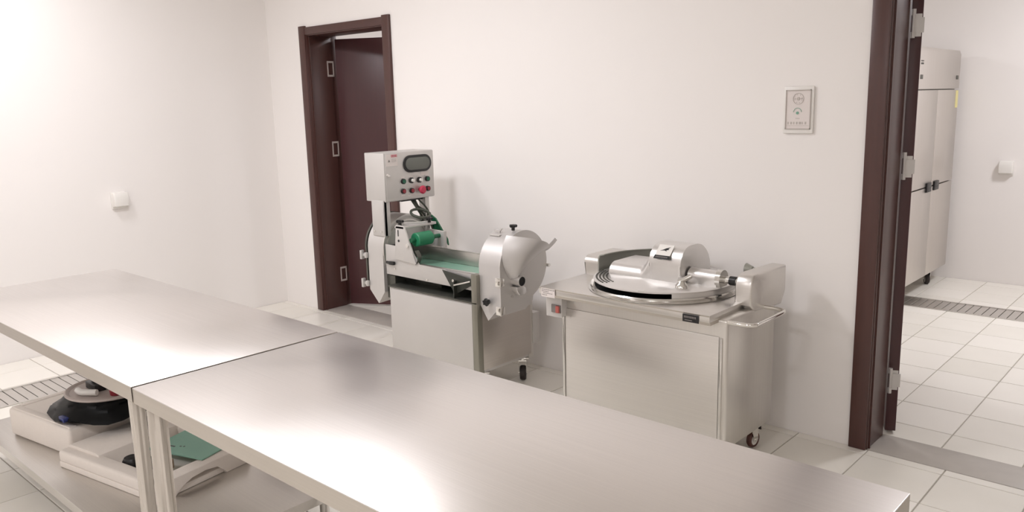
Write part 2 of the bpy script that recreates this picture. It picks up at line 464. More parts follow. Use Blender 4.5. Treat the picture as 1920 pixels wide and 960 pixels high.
# ---- ceiling light fixtures (out of frame; the added fill lamps have them too)
for i, (lx, ly, pw, where) in enumerate(LAMPS):
    t = thing('ceiling_lamp', 'square white ceiling light panel ' + where, 'lamp', (lx, ly, 2.75), 'ceiling light panels')
    fr = MB()
    for a, b in (((-.31, -.31), (.31, -.29)), ((-.31, .29), (.31, .31)), ((-.31, -.29), (-.29, .29)), ((.29, -.29), (.31, .29))):
        fr.box((lx + a[0], ly + a[1], 2.755), (lx + b[0], ly + b[1], 2.80))
    obj('frame', fr, M['white_plastic'], t, smooth=0)
    obj('diffuser', MB().box((lx - .29, ly - .29, 2.775), (lx + .29, ly + .29, 2.785)), M['lamp'], t, smooth=0)

# ================================================================ TABLES
def table(label, x0, x1, y0, y1, zt, shelf, dy=0.045):
    t = thing('steel_work_table', label, 'table', ((x0 + x1) / 2, (y0 + y1) / 2, 0), 'stainless steel work tables pushed end to end')
    obj('table_top', MB().box((x0, y0, zt - 0.004), (x1, y1, zt), 0.0018), M['steel_top'], t)
    ap = MB()
    th = 0.0015
    pts = [(x0, y0), (x1, y0), (x1, y1), (x0, y1)]
    ap.box((x0 + .0005, y0 + .0005, zt - 0.045), (x1 - .0005, y0 + th, zt - 0.003)); ap.box((x0 + .0005, y1 - th, zt - 0.045), (x1 - .0005, y1 - .0005, zt - 0.003))
    ap.box((x0 + .0005, y0, zt - 0.045), (x0 + th, y1, zt - 0.003)); ap.box((x1 - th, y0, zt - 0.045), (x1 - .0005, y1, zt - 0.003))
    ap.box((x0, y0 + th, zt - 0.045), (x1, y0 + 0.02, zt - 0.043)); ap.box((x0, y1 - 0.02, zt - 0.045), (x1, y1 - th, zt - 0.043))
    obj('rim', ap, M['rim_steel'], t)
    br = MB()
    for yy in (y0 + 0.12, (y0 + y1) / 2 - .03, y1 - 0.18): br.box((x0 + 0.02, yy, zt - 0.035), (x1 - 0.02, yy + 0.06, zt - 0.006))
    obj('stiffener', br, M['steel'], t)
    r = 0.017
    for lx in ((x0 + 0.065, x1 - 0.085) if shelf else (x0 + 0.045, x1 - 0.065)):
        for ly in (y0 + dy, y1 - dy):
            lg = obj('leg', MB().cyl((lx, ly, 0.04), (lx, ly, zt - 0.006), r, seg=28), M['steel_v'], t)
            obj('foot', MB().lathe([(0.0, 0.0), (0.017, 0.0), (0.02, 0.006), (0.02, 0.03), (0.012, 0.045), (0.0, 0.045)], (lx, ly, 0), seg=20), M['black'], lg)
    if shelf:
        zs = 0.17
        s_ = MB().box((x0 + 0.04, y0 + 0.02, zs - 0.003), (x1 - 0.045, y1 - 0.02, zs), 0.001)
        s_.box((x0 + 0.04, y0 + 0.02, zs - 0.035), (x1 - 0.045, y0 + 0.022, zs - .002)); s_.box((x0 + 0.04, y1 - 0.022, zs - 0.035), (x1 - 0.045, y1 - 0.02, zs - .002))
        s_.box((x1 - 0.047, y0 + 0.02, zs - 0.035), (x1 - 0.045, y1 - 0.02, zs - .002)); s_.box((x0 + 0.04, y0 + 0.02, zs - 0.035), (x0 + 0.042, y1 - 0.02, zs - .002))
        obj('under_shelf', s_, M['steel'], t)
    return t
T2 = table('stainless steel work table at the left with styrofoam packing on its shelf', -4.035, -2.234, 0.867, 1.560, 0.75, True)
T1 = table('long bare stainless steel work table in front of both machines', -2.222, -0.412, 0.865, 1.558, 0.75, False)
# crumpled protective film hanging round the two neighbouring legs
def film(cx, cy, r, z0, z1, seed, a0, a1, amp):
    rnd = random.Random(seed); ph = [rnd.uniform(0, 6.28) for _ in range(4)]
    rows = []
    for i in range(15):
        z = z0 + (z1 - z0) * i / 14; row = []
        for k in range(41):
            a = a0 + (a1 - a0) * k / 40
            rr = r * (1 + amp * math.sin(5 * a + ph[0] + z * 3) + 0.05 * math.sin(11 * a + ph[1] - z * 7))
            row.append((cx + rr * math.cos(a), cy + rr * math.sin(a), z))
        rows.append(row)
    return MB().grid(rows, 0.0008)
obj('leg_film', film(-2.177, 0.910, 0.026, 0.06, 0.70, 3, R_(150), R_(395), 0.2), M['film'], T1, 'crumpled clear film wrapped on a table leg')
obj('leg_film', film(-2.319, 0.912, 0.0205, 0.06, 0.70, 5, R_(170), R_(470), 0.1), M['film'], T2, 'crumpled clear film wrapped on a table leg')

# ================================================================ casters
def caster(parent, x, y, zt, r=0.035, tyre='rubber', ang=0.0, w=0.022):
    """fork caster whose tyre touches the floor; axle along x when ang = 0"""
    T = Matrix.Translation((x, y, 0)) @ Matrix.Rotation(ang, 4, 'Z')
    def P(a, b, c): return T @ Vector((a, b, c))
    c = obj('caster', MB().box((-0.035, -0.03, zt - 0.006), (0.035, 0.03, zt), 0.001, mtx=T).cyl(P(0, 0, zt - 0.02), P(0, 0, zt - 0.005), 0.02, seg=20), M['chrome'], parent)
    fk = MB()
    for s_ in (-1, 1):
        xx = s_ * (w / 2 + 0.004)
        fk.prism([(-0.022, zt - 0.018), (0.022, zt - 0.018), (0.026, r + 0.002), (0.012, r - 0.012), (-0.002, r - 0.008)], 'x', xx - 0.0015, xx + 0.0015, mtx=T)
    fk.box((-(w / 2 + 0.0055), -0.022, zt - 0.022), ((w / 2 + 0.0055), 0.022, zt - 0.016), mtx=T)
    fk.cyl(P(-(w / 2 + 0.009), 0.01, r), P(w / 2 + 0.009, 0.01, r), 0.005, seg=12)
    obj('fork', fk, M['chrome'], c)
    wh = MB()
    prof = [(r - 0.012, -w / 2), (r - 0.004, -w / 2), (r, -w / 4), (r, w / 4), (r - 0.004, w / 2), (r - 0.012, w / 2)]
    rings = []
    bm = wh.bm
    for rr, h in prof:
        rings.append([bm.verts.new(P(h, 0.01 + rr * math.cos(2 * PI * k / 32), r + rr * math.sin(2 * PI * k / 32))) for k in range(32)])
    for i in range(len(rings)):
        A, B = rings[i], rings[(i + 1) % len(rings)]
        for k in range(32): bm.faces.new((A[k], A[(k + 1) % 32], B[(k + 1) % 32], B[k]))
    obj('tyre', wh, M[tyre], c)
    obj('hub', MB().cyl(P(-w * 0.42, 0.01, r), P(w * 0.42, 0.01, r), r - 0.011, seg=28), M['white_plastic'] if tyre != 'rubber' else M['satin'], c)
    bk = MB().prism([(0.02, zt - 0.02), (0.052, zt - 0.026), (0.056, zt - 0.045), (0.05, zt - 0.045), (0.046, zt - 0.031), (0.02, zt - 0.028)], 'x', -0.012, 0.012, mtx=T)
    obj('brake_pedal', bk, M['rubber'], c)
    return c

def star_knob(mb, c, d, r=0.016, h=0.012, n=5):
    """lobed knob head on a short stem, axis d"""
    c, d = Vector(c), Vector(d).normalized(); u = d.orthogonal().normalized(); v = d.cross(u)
    seg = n * 8; rings = []
    for (s_, k_) in ((0.0, 0.85), (0.25, 1.0), (0.8, 1.0), (1.0, 0.8)):
        rings.append([mb.bm.verts.new(c + d * (h * s_) + (u * math.cos(2 * PI * k / seg) + v * math.sin(2 * PI * k / seg)) * r * k_ * (0.86 + 0.14 * math.cos(n * 2 * PI * k / seg))) for k in range(seg)])
    for A, B in zip(rings, rings[1:]):
        for k in range(seg): mb.bm.faces.new((A[k], A[(k + 1) % seg], B[(k + 1) % seg], B[k]))
    mb.bm.faces.new(rings[0][::-1]); mb.bm.faces.new(rings[-1])
    mb.cyl(c - d * 0.016, c + d * 0.002, r * 0.42, seg=14)
    return mb

# ================================================================ VEGETABLE CUTTER
V = thing('vegetable_cutting_machine', 'tall stainless vegetable cutter with push-button control box, green roller and round cutting drum', 'cutting machine', (-3.14, 3.0, 0))
cab = MB().box((-3.49, 2.803, 0.135), (-2.80, 3.215, 0.505), 0.003)
cab = obj('cabinet', cab, M['satin'], V)
obj('front_panel', MB().box((-3.455, 2.797, 0.145), (-2.838, 2.804, 0.497), 0.002), M['satin'], cab)
obj('side_panel', MB().box((-2.801, 2.83, 0.15), (-2.796, 3.20, 0.49), 0.002), M['steel_y'], cab)
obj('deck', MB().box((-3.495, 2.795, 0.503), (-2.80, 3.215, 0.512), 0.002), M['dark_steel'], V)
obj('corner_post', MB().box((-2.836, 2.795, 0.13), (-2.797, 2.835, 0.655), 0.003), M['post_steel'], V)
obj('rear_post', MB().box((-2.836, 3.18, 0.13), (-2.797, 3.218, 0.655), 0.003), M['steel_v'], V)
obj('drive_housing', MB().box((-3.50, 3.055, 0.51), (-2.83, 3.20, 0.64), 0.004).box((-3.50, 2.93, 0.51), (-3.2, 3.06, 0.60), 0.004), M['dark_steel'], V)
obj('electric_box', MB().box((-2.93, 3.214, 0.205), (-2.79, 3.265, 0.375), 0.003), M['satin'], V)
for cx in (-3.43, -2.85):
    for cy in (2.86, 3.165): caster(V, cx + (0.02 if cx > -3 else 0), cy, 0.135, 0.040, ang=R_(38) if cx > -3 else 0.3, w=0.032)
# conveyor
obj('conveyor_side', MB().prism([(-3.552, 0.563), (-2.80, 0.558), (-2.80, 0.652), (-3.272, 0.645), (-3.335, 0.727), (-3.552, 0.733)], 'y', 2.838, 2.844, 0.001), M['satin'], V)
obj('conveyor_side', MB().prism([(-3.552, 0.563), (-2.80, 0.558), (-2.80, 0.692), (-3.40, 0.712), (-3.552, 0.72)], 'y', 3.046, 3.052, 0.001), M['steel'], V, 'rear steel side of the conveyor trough')
obj('conveyor_lip', MB().box((-3.27, 2.838, 0.645), (-2.80, 2.862, 0.648), 0.0008).box((-3.40, 3.036, 0.703), (-2.80, 3.052, 0.706)), M['steel'], V)
blt = MB().prism([(-3.53, 0.60), (-3.52, 0.59), (-2.85, 0.59), (-2.84, 0.60), (-2.84, 0.618), (-2.85, 0.628), (-3.52, 0.628), (-3.53, 0.618)], 'y', 2.852, 3.042)
obj('conveyor_belt', blt, M['belt'], V)
obj('bolt', MB().cyl((-3.21, 2.842, 0.572), (-3.21, 2.833, 0.572), 0.005, seg=8).cyl((-3.475, 2.842, 0.60), (-3.475, 2.834, 0.60), 0.005, seg=8), M['chrome'], V)
# roller bracket
rb = obj('roller_bracket', MB().prism([(-3.462, 0.66), (-3.285, 0.648), (-3.375, 0.85), (-3.44, 0.852)], 'y', 2.828, 2.838, 0.001), M['satin'], V)
obj('slot', MB().box((-3.425, 2.826, 0.79), (-3.419, 2.829, 0.825)).cyl((-3.42, 2.8285, 0.765), (-3.42, 2.826, 0.765), 0.007, seg=14), M['black'], rb)
obj('pivot_pin', MB().cyl((-3.345, 2.83, 0.745), (-3.345, 2.818, 0.745), 0.010, seg=18), M['chrome'], rb)
obj('roller_bracket', MB().prism([(-3.462, 0.69), (-3.30, 0.69), (-3.30, 0.795), (-3.44, 0.80)], 'y', 3.052, 3.075, 0.001), M['satin'], V)
obj('cross_bar', MB().box((-3.45, 2.828, 0.832), (-3.375, 3.07, 0.846), 0.002).cyl((-3.40, 2.85, 0.862), (-3.33, 2.95, 0.862), 0.0035, seg=10), M['satin'], V)
obj('roller_shield', MB().grid([[(-3.295 + 0.022 * math.sin(a), 2.83 + y_, 0.645 + 0.075 * (k / 10)) for y_ in (0, 0.028)] for k in range(11) for a in [k / 10 * PI]], 0.002), M['dark_steel'], V)
ro = obj('press_roller', MB().lathe([(0, 0), (0.034, 0), (0.038, 0.004), (0.038, 0.106), (0.034, 0.110), (0, 0.110)], (-3.335, 2.872, 0.772), 'y', 36), M['green'], V)
obj('roller_hub', MB().cyl((-3.335, 2.84, 0.772), (-3.335, 3.06, 0.772), 0.012, seg=20).cyl((-3.335, 2.982, 0.772), (-3.335, 2.998, 0.772), 0.022, seg=20), M['dark_green'], ro)
for yy in (2.85, 3.02):
    obj('clamp_knob', star_knob(MB(), (-3.43 + (yy - 2.85) * 0.3, yy, 0.862), (0, 0, 1), 0.023, 0.014), M['black'], V)
obj('toggle', MB().cyl((-3.545, 2.838, 0.63), (-3.51, 2.83, 0.63), 0.008, seg=14).box((-3.51, 2.82, 0.622), (-3.47, 2.836, 0.642), 0.003), M['black'], V)
# drums: profile in the y-z plane
def drum_profile(cy, cz, r, yf, yr, zb, n=40, zk=None):
    """circle above, straight front and back below"""
    pts = []
    a1 = math.acos(max(-1, min(1, (yf - cy) / r)))
    a0 = -math.acos(max(-1, min(1, (yr - cy) / r)))
    # from the rear lower point round the top to the front
    for k in range(n + 1):
        a = a0 + (a1 - a0) * k / n
        pts.append((cy + r * math.cos(a), cz + r * math.sin(a)))
    return pts
def drum(name, x0, x1, cy, cz, r, zb_f, zb_r, yrb, tipx, tipz, mt):
    pts = drum_profile(cy, cz, r, cy - r + 0.0008, yrb, 0)
    mb = MB(); bm = mb.bm
    yf = cy - r
    outline = pts + [(yf, zb_f), (yrb, zb_r)]
    A = [bm.verts.new((x0, u, v)) for u, v in outline]; B = [bm.verts.new((x1, u, v)) for u, v in outline]
    n = len(outline)
    # the bottom narrows to a ridge
    for lst, xx in ((A, x0), (B, x1)):
        pass
    C = [bm.verts.new((tipx, yf + 0.0, tipz)), bm.verts.new((tipx, yrb, tipz + 0.012))]
    bm.faces.new(A); bm.faces.new(B[::-1])
    for i in range(n - 1):
        if i == n - 2: continue
        bm.faces.new((A[i], B[i], B[i + 1], A[i + 1]))
    bm.faces.new((A[n - 1], B[n - 1], B[0], A[0]))
    bm.faces.new((A[n - 2], B[n - 2], C[0])); bm.faces.new((A[n - 1], C[1], B[n - 1]))
    bm.faces.new((A[n - 2], C[0], C[1], A[n - 1])); bm.faces.new((B[n - 2], B[n - 1], C[1], C[0]))
    return mb
dr = obj('cutting_drum', drum('d', -2.80, -2.665, 2.995, 0.690, 0.176, 0.505, 0.475, 3.06, -2.745, 0.425, M['satin']), M['drum'], V)
# front cover of the drum: a flat plate a little proud
cov = MB().prism(drum_profile(2.995, 0.690, 0.178, 2.818, 3.06, 0) + [(2.818, 0.462), (3.0, 0.462), (3.06, 0.50)], 'x', -2.665, -2.655, 0.002)
cov = obj('drum_cover', cov, M['satin'], V)
# hopper
def q2(a, b, c, t): return tuple(a[i] * (1 - t) ** 2 + 2 * b[i] * t * (1 - t) + c[i] * t * t for i in range(len(a)))
rows = []
for i in range(19):
    s_ = i / 18
    lf = q2((2.872, 0.858), (2.795, 0.755), (2.888, 0.642), s_)
    rt = q2((3.14, 0.752), (2.985, 0.72), (2.928, 0.648), s_)
    bulge = 0.100 * (1 - s_) ** 0.8 + 0.030
    row = []
    for k in range(17):
        t = k / 16
        sb = math.sin(PI * t) ** 0.75
        y = lf[0] + (rt[0] - lf[0]) * t; z = lf[1] + (rt[1] - lf[1]) * t + 0.018 * math.sin(PI * t) * (1 - s_)
        row.append((-2.655 + bulge * sb, y, z))
    rows.append(row)
hp = obj('hopper', MB().grid(rows, 0.0035), M['drum'], cov)
obj('feed_tube', MB().lathe([(0.0235, 0.0), (0.027, 0.0), (0.027, -0.055), (0.0235, -0.055)], (-2.60, 2.918, 0.628), 'x', 32, close=True), M['alu'], cov)
obj('bore_shade_plug', MB().cyl((-2.652, 2.918, 0.628), (-2.603, 2.918, 0.628), 0.0235, seg=28), M['inner_shade'], cov)  # black plug in place of the tube's shaded inside
obj('support_bracket', MB().prism([(2.895, 0.60), (2.945, 0.60), (2.965, 0.585), (2.965, 0.562), (2.95, 0.552), (2.918, 0.555), (2.90, 0.575)], 'x', -2.656, -2.615, 0.004), M['alu'], cov)
obj('bolt', MB().cyl((-2.656, 2.897, 0.548), (-2.646, 2.897, 0.548), 0.006, seg=6), M['chrome'], cov)
hd = MB().grid([[(-2.635 + 0.01 * t, 3.128 + 0.085 * t + dy * (1 - 0.3 * t), 0.752 + 0.045 * t ** 1.5 - dy * 0.6) for dy in (-0.012, 0, 0.012)] for t in [k / 8 for k in range(9)]], 0.004)
obj('lever_handle', hd, M['drum'], cov)
obj('top_knob', star_knob(MB(), (-2.69, 2.96, 0.885), (0, 0, 1), 0.021, 0.014), M['black'], V)
obj('latch', MB().box((-2.69, 3.168, 0.655), (-2.655, 3.182, 0.672), 0.002).cyl((-2.66, 3.178, 0.663), (-2.64, 3.178, 0.663), 0.009, seg=14), M['chrome'], V)
for zz in (0.632, 0.488):
    h = MB().box((-2.685, 2.813, zz - 0.022), (-2.653, 2.819, zz + 0.022), 0.001).box((-2.655, 2.818, zz - 0.02), (-2.650, 2.842, zz + 0.02), 0.001)
    h.cyl((-2.652, 2.815, zz - 0.024), (-2.652, 2.815, zz + 0.024), 0.004, seg=12)
    obj('hinge', h, M['chrome'], V)
obj('side_knob', star_knob(MB(), (-2.735, 2.808, 0.527), (0.1, -1, 0), 0.020, 0.022, 6), M['black'], V)
obj('wing_screw', MB().box((-2.80, 2.90, 0.842), (-2.73, 2.95, 0.850), 0.002).cyl((-2.755, 2.93, 0.85), (-2.755, 2.93, 0.862), 0.006, seg=12).prism([(-2.79, 0.862), (-2.755, 0.858), (-2.735, 0.878), (-2.745, 0.88), (-2.757, 0.866), (-2.788, 0.869)], 'y', 2.926, 2.934), M['satin'], V)
# dark bracket and lever under the trough at the right
obj('lever_bracket', MB().prism([(-3.075, 0.645), (-2.84, 0.62), (-2.84, 0.60), (-2.965, 0.535), (-2.99, 0.535)], 'y', 2.822, 2.828, 0.001).box((-2.972, 2.80, 0.512), (-2.966, 2.95, 0.60)), M['dark_plate'], V)
obj('lever_rod', MB().tube([(-2.965, 2.80, 0.582), (-2.90, 2.812, 0.600), (-2.86, 2.815, 0.612)], 0.0045).cyl((-2.985, 2.822, 0.60), (-2.985, 2.812, 0.60), 0.008, seg=14), M['chrome'], V)
obj('shaft', MB().cyl((-2.88, 2.87, 0.56), (-2.80, 2.87, 0.56), 0.012, seg=18), M['satin'], V)
# output drum, left end
obj('output_drum', drum('o', -3.700, -3.567, 3.015, 0.695, 0.186, 0.455, 0.455, 3.10, -3.625, 0.382, M['satin']), M['satin'], V)
obj('drum_ring', MB().lathe([(0.150, 0.0), (0.158, 0.0), (0.158, 0.006), (0.150, 0.006)], (-3.567, 3.015, 0.695), 'x', 56, close=True).lathe([(0.176, 0.0), (0.186, 0.0), (0.186, 0.008), (0.176, 0.008)], (-3.567, 3.015, 0.695), 'x', 56, close=True), M['steel'], V)
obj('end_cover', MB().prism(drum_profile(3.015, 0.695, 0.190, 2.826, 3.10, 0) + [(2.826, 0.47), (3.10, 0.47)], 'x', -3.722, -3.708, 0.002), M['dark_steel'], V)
for zz in (0.655, 0.490):
    obj('hinge', MB().box((-3.716, 2.812, zz - 0.016), (-3.700, 2.828, zz + 0.016), 0.002).box((-3.752, 2.808, zz - 0.026), (-3.736, 2.83, zz + 0.026), 0.002).box((-3.738, 2.818, zz - 0.008), (-3.714, 2.83, zz + 0.008)), M['satin'], V)
# bridge between drum and cabinet
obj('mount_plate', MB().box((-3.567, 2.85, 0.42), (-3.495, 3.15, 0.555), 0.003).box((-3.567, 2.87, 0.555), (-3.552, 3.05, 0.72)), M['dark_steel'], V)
# posts and control box
obj('post', MB().box((-3.655, 2.838, 0.775), (-3.545, 2.858, 0.975), 0.002).box((-3.55, 2.838, 0.775), (-3.545, 2.88, 0.975)), M['satin'], V)
obj('post', MB().box((-3.60, 3.145, 0.70), (-3.545, 3.175, 0.975), 0.002), M['satin'], V)
obj('bolt', MB().cyl((-3.635, 2.838, 0.80), (-3.635, 2.832, 0.80), 0.005, seg=8).cyl((-3.575, 2.838, 0.80), (-3.575, 2.832, 0.80), 0.005, seg=8), M['chrome'], V)
cb = obj('control_box', MB().box((-3.702, 2.842, 0.967), (-3.532, 3.207, 1.238), 0.004), M['satin'], V)
XP = -3.532
obj('box_door', MB().box((XP, 2.850, 0.972), (XP + 0.004, 3.205, 1.234), 0.0015), M['satin'], cb)
XP += 0.004
def pill(y0, y1, z0, z1, x0, x1, inner=0.0):
    r = (z1 - z0) / 2 - inner; cy0, cy1, cz = y0 + (z1 - z0) / 2, y1 - (z1 - z0) / 2, (z0 + z1) / 2
    pts = [(cy1 + r * math.cos(a), cz + r * math.sin(a)) for a in [-PI / 2 + PI * k / 12 for k in range(13)]] + \
          [(cy0 + r * math.cos(a), cz + r * math.sin(a)) for a in [PI / 2 + PI * k / 12 for k in range(13)]]
    return MB().prism(pts, 'x', x0, x1, 0.001)
dw = obj('display_bezel', pill(2.975, 3.183, 1.120, 1.217, XP, XP + 0.008), M['black'], cb)
obj('display_window', pill(2.975, 3.183, 1.120, 1.217, XP + 0.007, XP + 0.010, 0.014), M['screen'], cb)
row1 = [(2.969, 1.074, 'btn_green'), (3.029, 1.075, None), (3.089, 1.073, None), (3.150, 1.074, 'btn_green')]
row2 = [(2.966, 1.019, 'dull_red'), (3.029, 1.017, 'dull_red'), (3.151, 1.018, 'dull_red')]
for y, z, c in row1 + row2:
    if c:
        b_ = obj('push_button', MB().cyl((XP, y, z), (XP + 0.012, y, z), 0.0155, 0.0145, seg=24), M['black'], cb)
        obj('button_cap', MB().cyl((XP + 0.012, y, z), (XP + 0.015, y, z), 0.0105, seg=20), M[c], cb, {'btn_green': 'green button cap', 'dull_red': 'dark red button cap'}[c])
    else:
        b_ = obj('selector_knob', MB().cyl((XP, y, z), (XP + 0.010, y, z), 0.0165, seg=24), M['black'], cb)
        obj('selector_grip', MB().cyl((XP + 0.010, y + 0.003, z), (XP + 0.022, y + 0.003, z), 0.0095, seg=20), M['white_plastic'], cb)
obj('emergency_stop', MB().lathe([(0, 0), (0.012, 0), (0.012, 0.018), (0.023, 0.02), (0.024, 0.028), (0.018, 0.035), (0, 0.037)], (XP, 3.093, 1.017), 'x', 32), M['red'], cb, 'red mushroom emergency stop button')
obj('button_plate', MB().box((XP, 3.105, 1.096), (XP + 0.001, 3.165, 1.116)), M['off_white'], cb)
mk = MB()
for y, z, c in row1: mk.box((XP, y - 0.013, z + 0.020), (XP + 0.0008, y + 0.013, z + 0.025))
for y, z, c in row2: mk.box((XP, y - 0.013, z - 0.026), (XP + 0.0008, y + 0.013, z - 0.022))
mk.box((XP, 3.0, 0.988), (XP + 0.0008, 3.12, 0.992))
obj('button_marks', mk, M['off_white'], cb, smooth=0)
st = obj('warning_sticker', MB().box((XP, 2.855, 1.165), (XP + 0.001, 2.937, 1.231)), M['off_white'], cb, 'white sticker with a red heading', smooth=0)
sk = MB().box((XP + 0.001, 2.892, 1.214), (XP + 0.0016, 2.934, 1.227))
obj('sticker_heading', sk, M['red'], cb, smooth=0)
sk = MB()
for i in range(4): sk.box((XP + 0.0016, 2.895 + i * 0.010, 1.217), (XP + 0.002, 2.902 + i * 0.010, 1.219)).box((XP + 0.0016, 2.897 + i * 0.010, 1.216), (XP + 0.002, 2.899 + i * 0.010, 1.225)).box((XP + 0.0016, 2.895 + i * 0.010, 1.222), (XP + 0.002, 2.902 + i * 0.010, 1.2235))
obj('heading_marks', sk, M['off_white'], cb, smooth=0)
sk = MB().prism([(2.868, 1.188), (2.884, 1.188), (2.876, 1.203)], 'x', XP + 0.001, XP + 0.0014)
for i in range(3): sk.box((XP + 0.001, 2.893, 1.188 + i * 0.007), (XP + 0.0014, 2.928, 1.1895 + i * 0.007))
obj('sticker_print', sk, M['print'], cb, smooth=0)
obj('door_lock', MB().cyl((XP, 2.857, 1.118), (XP + 0.006, 2.857, 1.118), 0.008, seg=14).box((XP + .004, 2.855, 1.11), (XP + 0.009, 2.872, 1.116)), M['chrome'], cb)
# cables under the box
cbz = MB()
cbz.tube([(-3.60, 3.07, 0.975), (-3.56, 3.075, 0.93), (-3.54, 3.085, 0.895), (-3.55, 3.11, 0.87), (-3.56, 3.13, 0.84), (-3.56, 3.13, 0.80)], 0.0065)
cbz.tube([(-3.60, 3.10, 0.975), (-3.57, 3.10, 0.93), (-3.56, 3.12, 0.89), (-3.55, 3.15, 0.85), (-3.53, 3.17, 0.80), (-3.53, 3.19, 0.74)], 0.006)
lp = [(-3.49 + 0.045 * math.sin(a), 3.055 + 0.060 * math.cos(a), 0.885 - 0.02 * math.sin(a)) for a in [2 * PI * k / 12 for k in range(12)]]
cbz.tube([(-3.60, 3.085, 0.975), (-3.575, 3.10, 0.92)] + lp + [lp[0], (-3.53, 3.14, 0.83)], 0.0075)
cbz.tube([(-3.60, 3.13, 0.975), (-3.57, 3.12, 0.95), (-3.55, 3.14, 0.92), (-3.54, 3.16, 0.885), (-3.54, 3.165, 0.86)], 0.005)
obj('cable', cbz, M['cable'], V)
obj('cable_entry', MB().box((-3.66, 2.98, 0.955), (-3.56, 3.14, 0.967), 0.002), M['black'], V)
obj('guard', MB().prism([(-3.545, 0.86), (-3.505, 0.84), (-3.41, 0.725), (-3.405, 0.69), (-3.435, 0.735), (-3.535, 0.745)], 'y', 3.18, 3.19), M['dark_green'], V, 'dark green plastic guard at the rear')

# ================================================================ BOWL CUTTER
B = thing('bowl_cutter', 'low stainless bowl cutter with a round chopping bowl, cast lid and chrome side handle', 'cutting machine', (-1.83, 2.98, 0))
body = obj('cabinet', MB().box((-2.24, 2.772, 0.115), (-1.42, 3.195, 0.655), 0.012, 3), M['steel_v'], B)
dp = obj('front_door', MB().box((-2.210, 2.766, 0.13), (-1.452, 2.7725, 0.585), 0.002), M['steel'], B)
obj('door_edge', MB().box((-1.449, 2.764, 0.125), (-1.438, 2.7725, 0.582), 0.001).box((-2.225, 2.764, 0.12), (-2.214, 2.7725, 0.59), 0.001), M['polish'], B)
obj('worktop', MB().box((-2.305, 2.699, 0.655), (-1.458, 3.30, 0.683), 0.001), M['steel'], B)
obj('worktop_lip', MB().prism([(2.697, 0.6825), (2.700, 0.6825), (2.715, 0.642), (2.712, 0.640)], 'x', -2.304, -1.459).prism([(2.70, 0.6825), (3.30, 0.6825), (3.30, 0.642), (2.713, 0.642)], 'x', -1.4605, -1.4585), M['rim_steel'], B)
for cx in (-2.18, -1.475):
    for cy in (2.84, 3.125): caster(B, cx, cy, 0.116, 0.037, 'red_rubber' if cx > -2 else 'rubber', ang=R_(-8) if cx > -2 else 0.4)
# switch box
sb = obj('switch_box', MB().prism([(2.735, 0.640), (2.83, 0.640), (2.83, 0.56), (2.735, 0.545)], 'x', -2.295, -2.205, 0.002), M['satin'], B)
obj('rocker_switch', MB().box((-2.262, 2.730, 0.566), (-2.210, 2.736, 0.602), 0.001), M['print'], sb)
obj('rocker', MB().box((-2.232, 2.722, 0.568), (-2.213, 2.731, 0.600), 0.002), M['rocker_red'], sb, 'red rocker key')
# plates on the lip
pl = obj('rating_plate', MB().box((-2.290, 2.6955, 0.6425), (-2.212, 2.6975, 0.681)), M['off_white'], B, 'white printed label on the lip', smooth=0)
sk = MB()
for i, (a, b) in enumerate([(0.005, 0.07), (0.005, 0.045), (0.012, 0.06), (0.005, 0.03)]):
    z = 0.674 - i * 0.008
    u = a
    while u < b:
        wd = random.uniform(0.003, 0.007); sk.box((-2.290 + u, 2.695, z), (-2.290 + u + wd, 2.6957, z + 0.0035)); u += wd + 0.003
obj('plate_print', sk, M['print'], pl, smooth=0)
npl = obj('name_plate', MB().box((-1.572, 2.6945, 0.646), (-1.502, 2.6975, 0.676), 0.0005), M['black'], B, 'small black name plate')
sk = MB(); u = 0.007
while u < 0.058:
    wd = random.uniform(0.003, 0.006); sk.box((-1.572 + u, 2.694, 0.662), (-1.572 + u + wd, 2.6947, 0.670)); u += wd + 0.002
sk.box((-1.562, 2.694, 0.652), (-1.53, 2.6947, 0.655))
obj('plate_print', sk, M['print'], npl, smooth=0)
# bowl
BC = (-1.86, 3.02)
obj('bowl', MB().lathe([(0.10, 0.684), (0.326, 0.684), (0.328, 0.687), (0.318, 0.690), (0.319, 0.694), (0.322, 0.699), (0.318, 0.704), (0.306, 0.704), (0.296, 0.699), (0.27, 0.66), (0.18, 0.62), (0.0, 0.60)], (BC[0], BC[1], 0), 'z', 96), M['polish'], B)
obj('bowl_shade_disc', MB().lathe([(0.0, 0.6875), (0.298, 0.6875), (0.300, 0.7005), (0.296, 0.7005), (0.294, 0.6895), (0.0, 0.6895)], (BC[0], BC[1], 0), 'z', 96), M['inner_shade'], B)  # flat black disc standing in for the shade under the lid
lid = obj('lid', MB().lathe([(0.0, 0.728), (0.300, 0.722), (0.306, 0.722), (0.307, 0.726), (0.302, 0.729), (0.0, 0.737)], (BC[0], BC[1], 0), 'z', 96), M['alu'], B)
obj('lid_skirt', MB().lathe([(0.300, 0.703), (0.306, 0.703), (0.306, 0.724), (0.300, 0.724)], (BC[0], BC[1], 0), 'z', 60, close=True, a0=R_(-52), a1=R_(198)), M['alu'], lid)
# perforated front-left zone
pf = MB()
for i in range(4):
    for k in range(15):
        rr = 0.292 - i * 0.015; a = R_(190 + k * 3.6 + (i % 2) * 1.8)
        pf.cyl((BC[0] + rr * math.cos(a), BC[1] + rr * math.sin(a), 0.7275), (BC[0] + rr * math.cos(a), BC[1] + rr * math.sin(a), 0.7325), 0.0042, seg=8)
obj('vent_holes', pf, M['dark_steel'], lid)
obj('handle_slot', MB().lathe([(0.292, 0.7255), (0.303, 0.7255), (0.303, 0.731), (0.292, 0.731)], (BC[0], BC[1], 0), 'z', 8, close=True, a0=R_(282), a1=R_(287)), M['alu'], lid)
